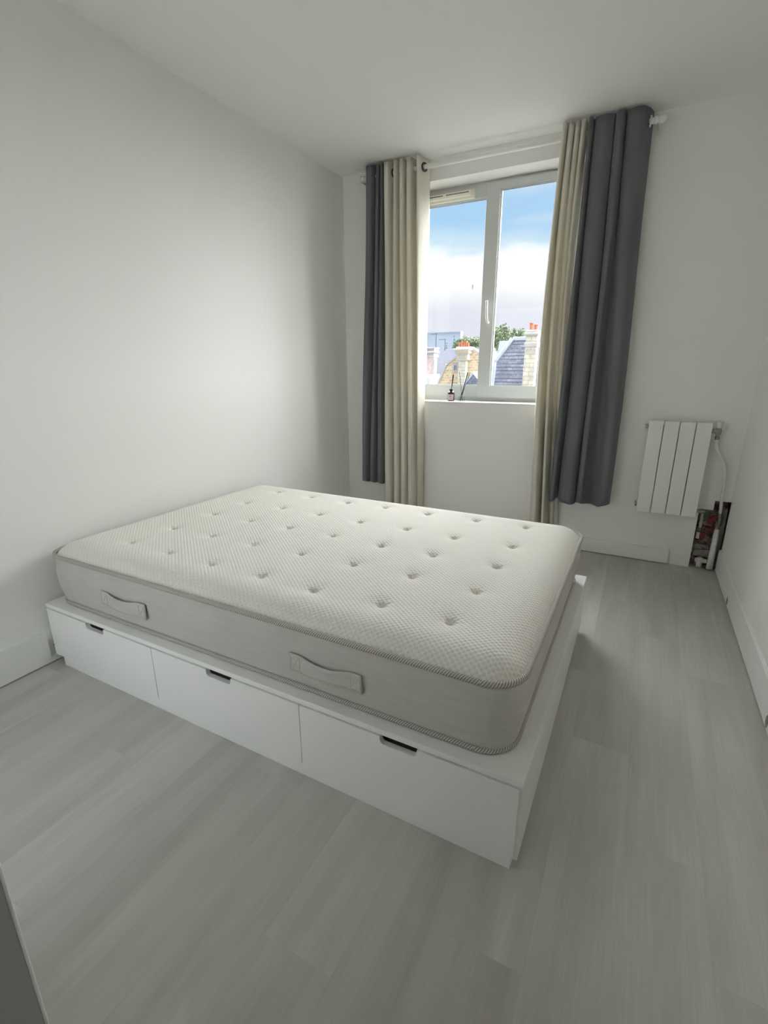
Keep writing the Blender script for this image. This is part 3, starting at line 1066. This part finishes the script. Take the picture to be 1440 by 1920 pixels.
o = obj('pipe', T(pp, 0.0088, seg=12), WPIPE, rad, smooth=True)
o['label'] = 'bent white plastic pipe'

# pipework inside the hole
pw = thing('pipework', (2.66, 0.04, 0), 'pipes with brass valve and red handles in the open hole of the wall corner', 'pipes')
obj('valve_body', T([(2.690, 0.03, 0.375), (2.690, 0.03, 0.365), (2.690, 0.03, 0.36), (2.692, 0.03, 0.345), (2.692, 0.03, 0.30), (2.691, 0.03, 0.285), (2.691, 0.03, 0.262)],
                  [0.012, 0.016, 0.016, 0.020, 0.020, 0.013, 0.012], seg=10), BRASS, pw)
hb = obj('valve_handle', B(2.630, 2.662, -0.004, 0.010, 0.300, 0.342, bev=0.004), REDP, pw)
obj('valve_handle', B(2.646, 2.678, -0.004, 0.010, 0.330, 0.360, bev=0.004), REDP, pw)
obj('spindle', T([(2.655, 0.004, 0.326), (2.690, 0.03, 0.326)], 0.006, seg=8), STEEL, hb)
o = obj('drain_pipe', T([(2.692, 0.028, 0.268), (2.692, 0.024, 0.20), (2.690, 0.012, 0.10), (2.688, 0.002, 0.006)], [0.014, 0.0165, 0.0175, 0.018], seg=16), WPIPE, pw, smooth=True)
o['label'] = 'thick white plastic pipe'
obj('small_pipe', T([(2.602, 0.045, 0.37), (2.602, 0.045, 0.25)], 0.0085, seg=12), WPIPE, pw, smooth=True)
obj('nut', lathe(bmesh.new(), [(0.012, 0.262), (0.014, 0.258), (0.014, 0.246), (0.012, 0.242)], 2.602, 0.045, 6), BRASS, pw)
obj('valve_handle', B(2.606, 2.634, 0.024, 0.038, 0.196, 0.236, bev=0.004), REDP, pw)
obj('coupling', lathe(bmesh.new(), [(0.012, 0.232), (0.013, 0.228), (0.013, 0.192), (0.011, 0.188)], 2.600, 0.045, 12), WPIPE, pw)
tee = obj('tee_fitting', lathe(bmesh.new(), [(0.015, 0.003), (0.016, 0.005), (0.016, 0.020), (0.018, 0.022), (0.018, 0.060), (0.015, 0.064)], 2.632, 0.03, 16), WPIPE, pw)
obj('branch', T([(2.606, 0.03, 0.046), (2.612, 0.03, 0.046), (2.668, 0.03, 0.046), (2.672, 0.03, 0.046)], [0.012, 0.0145, 0.0145, 0.012], seg=14), WPIPE, tee, smooth=False)

# ------------------------------------------------------------------ reed diffusers on the sill
SZ = OZ0 + 0.004
b1 = thing('reed_diffuser', (0.880, 0.06, SZ), 'dark brown bottle with pink label and black reeds on the window sill', 'diffuser')
obj('bottle', lathe(bmesh.new(), [(0.023, SZ), (0.026, SZ + 0.003), (0.026, SZ + 0.058), (0.022, SZ + 0.066), (0.011, SZ + 0.071), (0.010, SZ + 0.078)], 0.880, 0.06, 24), BROWNG, b1, smooth=False)
bm = bmesh.new()
lv = []
for zz in (SZ + 0.006, SZ + 0.050):
    lv.append([bm.verts.new((0.880 + 0.0265 * math.cos(a), 0.06 + 0.0265 * math.sin(a), zz)) for a in [math.radians(-130 + 6.5 * k) for k in range(17)]])
for k in range(16):
    bm.faces.new([lv[0][k], lv[0][k + 1], lv[1][k + 1], lv[1][k]])
lb = obj('label', bm, LABEL, b1, smooth=True)
for q in (0.036, 0.031):
    obj('print_line', B(0.878, 0.886, 0.0325, 0.0334, SZ + q, SZ + q + 0.0022), BLACK, lb)
obj('collar', lathe(bmesh.new(), [(0.012, SZ + 0.076), (0.0125, SZ + 0.078), (0.0125, SZ + 0.088), (0.009, SZ + 0.090)], 0.880, 0.06, 16), BLACK, b1)
for k, (dx, dy) in enumerate(((0.010, 0.004), (0.012, -0.004), (0.015, 0.0))):
    obj('reed', T([(0.879, 0.06, SZ + 0.06), (0.880 + dx, 0.06 + dy, SZ + 0.195 - 0.004 * k)], 0.0026, seg=8), BLACK, b1)
b2 = thing('reed_diffuser', (0.962, 0.065, SZ), 'small clear glass bottle with crossed black reeds on the window sill', 'diffuser')
bm = bmesh.new()
box(bm, 0.940, 0.984, 0.043, 0.087, SZ, SZ + 0.042, bev=0.005)
obj('bottle', bm, BOTGLASS, b2)
obj('neck', T([(0.962, 0.065, SZ + 0.0405), (0.962, 0.065, SZ + 0.060)], 0.0105, seg=16, caps=False), BOTGLASS, b2)
for (xa, ya, xb, yb, zb) in ((0.968, 0.07, 0.938, 0.06, 0.215), (0.953, 0.062, 1.002, 0.066, 0.209), (0.954, 0.058, 1.005, 0.060, 0.205), (0.951, 0.068, 1.018, 0.075, 0.212)):
    rr = 0.0017 if xb in (0.938, 1.018) else 0.0030
    obj('reed', T([(xa, ya, SZ + 0.005), (xb, yb, SZ + zb)], rr, seg=8), BLACK, b2)

# ------------------------------------------------------------------ outdoors
GZ = -10.0
ground = obj('ground', B(-260, 200, 3.0, 420, GZ - 0.5, GZ), ASPH)
tag(ground, kind='structure')


def pot(parent, cx, cy, z0, z1, r):
    return obj('chimney_pot', lathe(bmesh.new(), [(r, z0), (r * 0.85, z0 + 0.05), (r * 0.8, z1 - 0.08), (r * 0.95, z1 - 0.05), (r * 0.95, z1)], cx, cy, 12), TERRA, parent, smooth=False)


# slate-roofed house with a cut-stone chimney (right casement)
hB = thing('slate_house', (-5.0, 34.0, GZ), 'house with steep blue slate roof and tall pale stone chimney behind the right casement', 'house')
y0 = 32.0
bm = bmesh.new()
RX0, RX1 = -7.75, -1.5
n = 22
z_a, z_b = -2.6, 3.05
for i in range(n):                       # slate courses, each lapping over the one below
    za, zb = z_a + (z_b - z_a) * i / n, z_a + (z_b - z_a) * (i + 1) / n
    ya, yb = y0 + (za - z_a) * 0.22, y0 + (zb - z_a) * 0.22

    def left(z):
        return RX0 if z < 1.78 else RX0 + (z - 1.78) * 0.78
    vs = [(left(za), ya - 0.03, za), (RX1, ya - 0.03, za), (RX1, yb, zb), (left(zb), yb, zb)]
    q = [bm.verts.new(p) for p in vs]
    bm.faces.new(q)
    bm.faces.new([bm.verts.new(p) for p in [(left(za), ya - 0.03, za), (RX1, ya - 0.03, za), (RX1, ya, za), (left(za), ya, za)]])
slopes = obj('roof_slope', bm, SLATE, hB)
slopes['label'] = 'weathered blue-grey slates'
ye = y0 + (z_b - z_a) * 0.22
obj('wall', B(RX0 + 0.1, RX1, ye + 0.1, ye + 5, GZ, 1.6), ASHLAR, hB)
obj('wall', B(RX0 + 0.05, RX1, y0 + 0.05, y0 + 5, GZ, z_a), ASHLAR, hB)
obj('ridge_cap', B(RX0 + (z_b - 1.78) * 0.78, RX1, ye - 0.08, ye + 1.2, z_b - 0.02, z_b + 0.24, bev=0.05), ZINC, hB)
obj('hip_cap', T([(RX0 - 0.05, y0 + (1.70 - z_a) * 0.22 - 0.05, 1.66), (RX0 + (z_b - 1.78) * 0.78, ye - 0.05, z_b + 0.12)], 0.15, seg=8), ZINC, hB)
obj('hip_cap', T([(RX0 - 0.05, y0 - 0.05, z_a), (RX0 - 0.05, y0 + (1.70 - z_a) * 0.22 - 0.05, 1.70)], 0.10, seg=8), ZINC, hB)
obj('side_roof', prism(bmesh.new(), [(y0 + 0.02, z_a), (y0 + (1.7 - z_a) * 0.22, 1.70), (ye + 0.3, z_b), (ye + 5, z_b), (ye + 5, z_a)], RX0 - 0.02, RX0 + 0.6, axis='x'), SLATE2, hB)
ch = obj('chimney', B(-5.40, -4.66, 31.2, 32.1, -3.0, 2.55, bev=0.03), ASHLAR, hB)
ch['label'] = 'pale stone chimney stack'
obj('chimney_band', B(-5.46, -4.60, 31.14, 32.16, 2.50, 2.78, bev=0.04), COPE, ch)
obj('chimney_neck', B(-5.38, -4.66, 31.2, 32.1, 2.76, 3.24), ASHLAR, ch)
obj('chimney_cap', B(-5.50, -4.56, 31.1, 32.2, 3.22, 3.42, bev=0.06), COPE, ch)
obj('chimney_cap', B(-5.42, -4.64, 31.2, 32.1, 3.40, 3.58, bev=0.05), COPE, ch)
pot(ch, -5.14, 31.6, 3.57, 4.03, 0.17)
pot(ch, -4.86, 31.7, 3.57, 3.92, 0.15)

# stone gable with a chimney (left casement)
hA = thing('stone_house', (-14.0, 46.0, GZ), 'yellow rubble stone house gable with pale coping behind the left casement', 'house')
gable = [(-17.6, GZ), (-17.4, -2.4), (-16.55, -0.45), (-15.70, 1.45), (-14.45, 2.25), (-13.30, 2.98), (-12.35, 2.28), (-11.2, 1.45), (-10.3, -0.45), (-9.6, -2.4), (-9.5, GZ)]
obj('gable_wall', prism(bmesh.new(), gable, 44.0, 44.5), STONE, hA)
cp = gable[1:-1]
for p, q in zip(cp, cp[1:]):
    dx, dz = q[0] - p[0], q[1] - p[1]
    l_ = math.hypot(dx, dz)
    nx_, nz2 = -dz / l_ * 0.16, dx / l_ * 0.16
    if nz2 < 0:
        nx_, nz2 = -nx_, -nz2
    obj('coping', prism(bmesh.new(), [p, q, (q[0] + nx_, q[1] + nz2), (p[0] + nx_, p[1] + nz2)], 43.9, 44.6), COPE, hA)
obj('roof', prism(bmesh.new(), [(a * 1.0, c - 0.05) for a, c in gable[1:-1]], 44.5, 52.0), SLATE2, hA)
wn_ = obj('window', B(-14.93, -14.68, 43.96, 44.01, 0.95, 1.38), DARKW, hA)
obj('surround', cells(bmesh.new(), [-15.12, -14.95, -14.66, -14.50], [0.70, 0.92, 1.40, 1.58], lambda i, j: not (i == 1 and j == 1), 43.90, 44.02), COPE, wn_)
chA = obj('chimney', B(-14.30, -13.55, 43.3, 44.0, -4.0, 1.80), ASHLAR, hA)
obj('shoulder', prism(bmesh.new(), [(-14.30, 1.75), (-13.55, 1.75), (-13.40, 1.95), (-13.35, 2.45), (-14.45, 2.45), (-14.45, 1.95)], 43.2, 44.3), ASHLAR, chA)
obj('chimney_band', B(-14.55, -13.25, 43.1, 44.4, 1.86, 1.98, bev=0.03), COPE, chA)
obj('chimney_cap', B(-14.66, -13.20, 43.0, 44.4, 2.45, 2.66, bev=0.05), COPE, chA)
obj('chimney_cap', B(-14.78, -13.10, 42.9, 44.5, 2.74, 2.94, bev=0.06), COPE, chA)
obj('chimney_neck', B(-14.6, -13.26, 43.0, 44.4, 2.6, 2.80), STONE, chA)
obj('chimney_top', B(-14.55, -13.35, 43.1, 44.3, 2.92, 3.08, bev=0.04), COPE, chA)
for xx, hh in ((-14.42, 3.50), (-14.18, 3.60), (-13.92, 3.56), (-13.70, 3.62), (-13.50, 3.45)):
    pot(chA, xx, 43.7, 3.06, hh, 0.11)
# small dormer roof edge in front, lower right of the left casement
obj('dormer_roof', prism(bmesh.new(), [(-12.95, -0.62), (-12.0, 0.62), (-10.9, -0.62)], 41.0, 43.9), SLATE, hA)
obj('dormer_flashing', prism(bmesh.new(), [(-13.2, -0.62), (-12.95, -0.62), (-12.0, 0.62), (-12.0, 0.85)], 40.9, 43.9), ZINC, hA)

# brick-chimney house behind, far left
hC = thing('brick_chimney_house', (-22.0, 62.0, GZ), 'distant house with pale slate roof and pink brick chimney behind the left casement', 'house')
obj('roof', prism(bmesh.new(), [(60.2, -3.0), (61.6, 3.62), (66.0, 3.7), (68.0, -3.0)], -40.0, -17.0, axis='x'), SLATE2, hC)
obj('wall', B(-40, -17, 60.6, 67.5, GZ, -2.9), COPE, hC)
chC = obj('chimney', B(-24.45, -23.15, 58.6, 59.9, -1.0, 2.60), BRICKH, hC)
for xx in (-24.62, -23.18):
    obj('quoin', B(xx, xx + 0.24, 58.5, 58.9, 0.1, 2.3), COPE, chC)
obj('chimney_band', B(-24.6, -22.95, 58.4, 60.0, 2.45, 2.75, bev=0.05), COPE, chC)
obj('chimney_cap', B(-24.75, -22.85, 58.3, 60.1, 2.98, 3.2, bev=0.06), COPE, chC)
obj('chimney_neck', B(-24.5, -23.1, 58.5, 59.9, 2.7, 3.0), COPE, chC)
obj('chimney_top', B(-24.55, -23.0, 58.5, 59.9, 3.15, 3.55), BRICKH, chC)
for k in range(5):
    obj('vent_opening', B(-24.42 + k * 0.29, -24.25 + k * 0.29, 58.44, 58.51, 3.2, 3.5), DARKW, chC)
obj('chimney_lid', B(-24.65, -22.9, 58.4, 60.0, 3.55, 3.68, bev=0.03), COPE, chC)
obj('zinc_roof', prism(bmesh.new(), [(56.5, -2.2), (57.0, -0.1), (58.5, 0.35), (60.5, 0.35), (60.5, -2.2)], -30.0, -22.9, axis='x'), ZINC, hC)
for xx, zt in ((-24.0, 5.6), (-22.7, 4.9)):
    an = obj('antenna', T([(xx, 61.5, 3.4), (xx, 61.5, zt)], 0.045, seg=6), BLACK, hC)
    obj('antenna_arm', T([(xx - 0.9, 61.5, zt - 0.1), (xx + 0.1, 61.5, zt - 0.1)], 0.035, seg=6), BLACK, an)

off = thing('office_block', (-90, 210, GZ), 'large plain pale blue block far away at the left edge of the window', 'building')
obj('block', B(-125, -69.0, 200, 202.5, GZ, 15.0), OFFICE, off)
obj('parapet', B(-125.3, -68.8, 199.7, 202.8, 15.0, 15.3), OFFICE, off)


# trees: crowns of many small leaves
def leaf_crown(centers, count, size, seed):
    rg = np.random.default_rng(seed)
    C_ = np.array([c[:3] for c in centers])
    R_ = np.array([c[3] for c in centers])
    pick = rg.choice(len(centers), count, p=R_ ** 2 / np.sum(R_ ** 2))
    d = rg.normal(size=(count, 3))
    d /= np.linalg.norm(d, axis=1)[:, None]
    pos = C_[pick] + d * (R_[pick] * rg.uniform(0.45, 1.08, count))[:, None]
    u = rg.normal(size=(count, 3))
    u /= np.linalg.norm(u, axis=1)[:, None]
    w = np.cross(u, rg.normal(size=(count, 3)))
    w /= np.linalg.norm(w, axis=1)[:, None]
    s_ = size * rg.uniform(0.6, 1.3, count)[:, None]
    v = np.stack([pos - u * s_, pos + w * s_ * 0.6, pos + u * s_, pos - w * s_ * 0.6], 1).reshape(-1, 3)
    f = np.arange(count * 4).reshape(-1, 4)
    me_ = bpy.data.meshes.new('crown')
    me_.from_pydata(v.tolist(), [], f.tolist())
    return me_


def broadleaf(x_, y_, ztop, r, seed, label, spikes=False):
    t_ = thing('tree', (x_, y_, GZ), label, 'tree', 'trees beyond the roofs')
    rg = random.Random(seed)
    cs = [(x_, y_, ztop - r, r)]
    for k in range(9):
        a = rg.uniform(0, 6.28)
        q = rg.uniform(0.5, 0.95) * r
        rr_ = rg.uniform(0.3, 0.55) * r
        cs.append((x_ + math.cos(a) * q, y_ + math.sin(a) * q, ztop - r + rg.uniform(-0.4, 0.7) * r, rr_))
    if spikes:
        for k in range(7):
            xx_ = x_ + rg.uniform(-0.95, 0.95) * r
            for q in range(4):
                cs.append((xx_ + rg.uniform(-0.1, 0.1), y_ - r * 0.2, ztop - r * 0.45 + q * 0.16 * r + rg.uniform(-0.1, 0.4), 0.32 - 0.05 * q))
    o_ = link('crown', leaf_crown(cs, 5200, 0.16, seed), LEAF, t_)
    o_['kind'] = 'stuff'
    obj('trunk', T([(x_, y_, GZ), (x_ + 0.2, y_, (GZ + ztop) / 2), (x_, y_, ztop - r)], [0.35, 0.25, 0.12], seg=8), BARK, t_)


def conifer(x_, y_, ztop, zlow, r, seed, label):
    t_ = thing('conifer', (x_, y_, GZ), label, 'tree', 'trees beyond the roofs')
    cs = []
    for k in range(12):
        q = k / 11
        cs.append((x_, y_, zlow + (ztop - zlow) * q, max(0.1, r * (1 - q))))
    o_ = link('crown', leaf_crown(cs, 2600, 0.13, seed), LEAFD, t_)
    o_['kind'] = 'stuff'
    obj('trunk', T([(x_, y_, GZ), (x_, y_, ztop - 0.2)], [0.25, 0.04], seg=8), BARK, t_)


conifer(-33.6, 95, 7.1, 0.5, 1.2, 5, 'dark pointed conifer rising in front of the pale blue block')
conifer(-37.88, 102, 6.18, 0.5, 0.95, 6, 'short dark conifer left of the taller pointed one')
broadleaf(-28.49, 87, 6.53, 1.75, 11, 'bright green leafy tree just right of the pale blue block')
broadleaf(-29.4, 95.5, 6.84, 2.36, 12, 'bright green leafy tree behind the stone gable, left of the window bars')
broadleaf(-22.91, 87, 8.03, 2.27, 13, 'spiky green tree above the left end of the blue slate roof', spikes=True)
broadleaf(-21.64, 95, 7.97, 2.12, 14, 'green tree behind the middle of the blue slate roof', spikes=True)
broadleaf(-16.91, 87, 6.72, 1.75, 15, 'green tree half hidden behind the pale stone chimney')
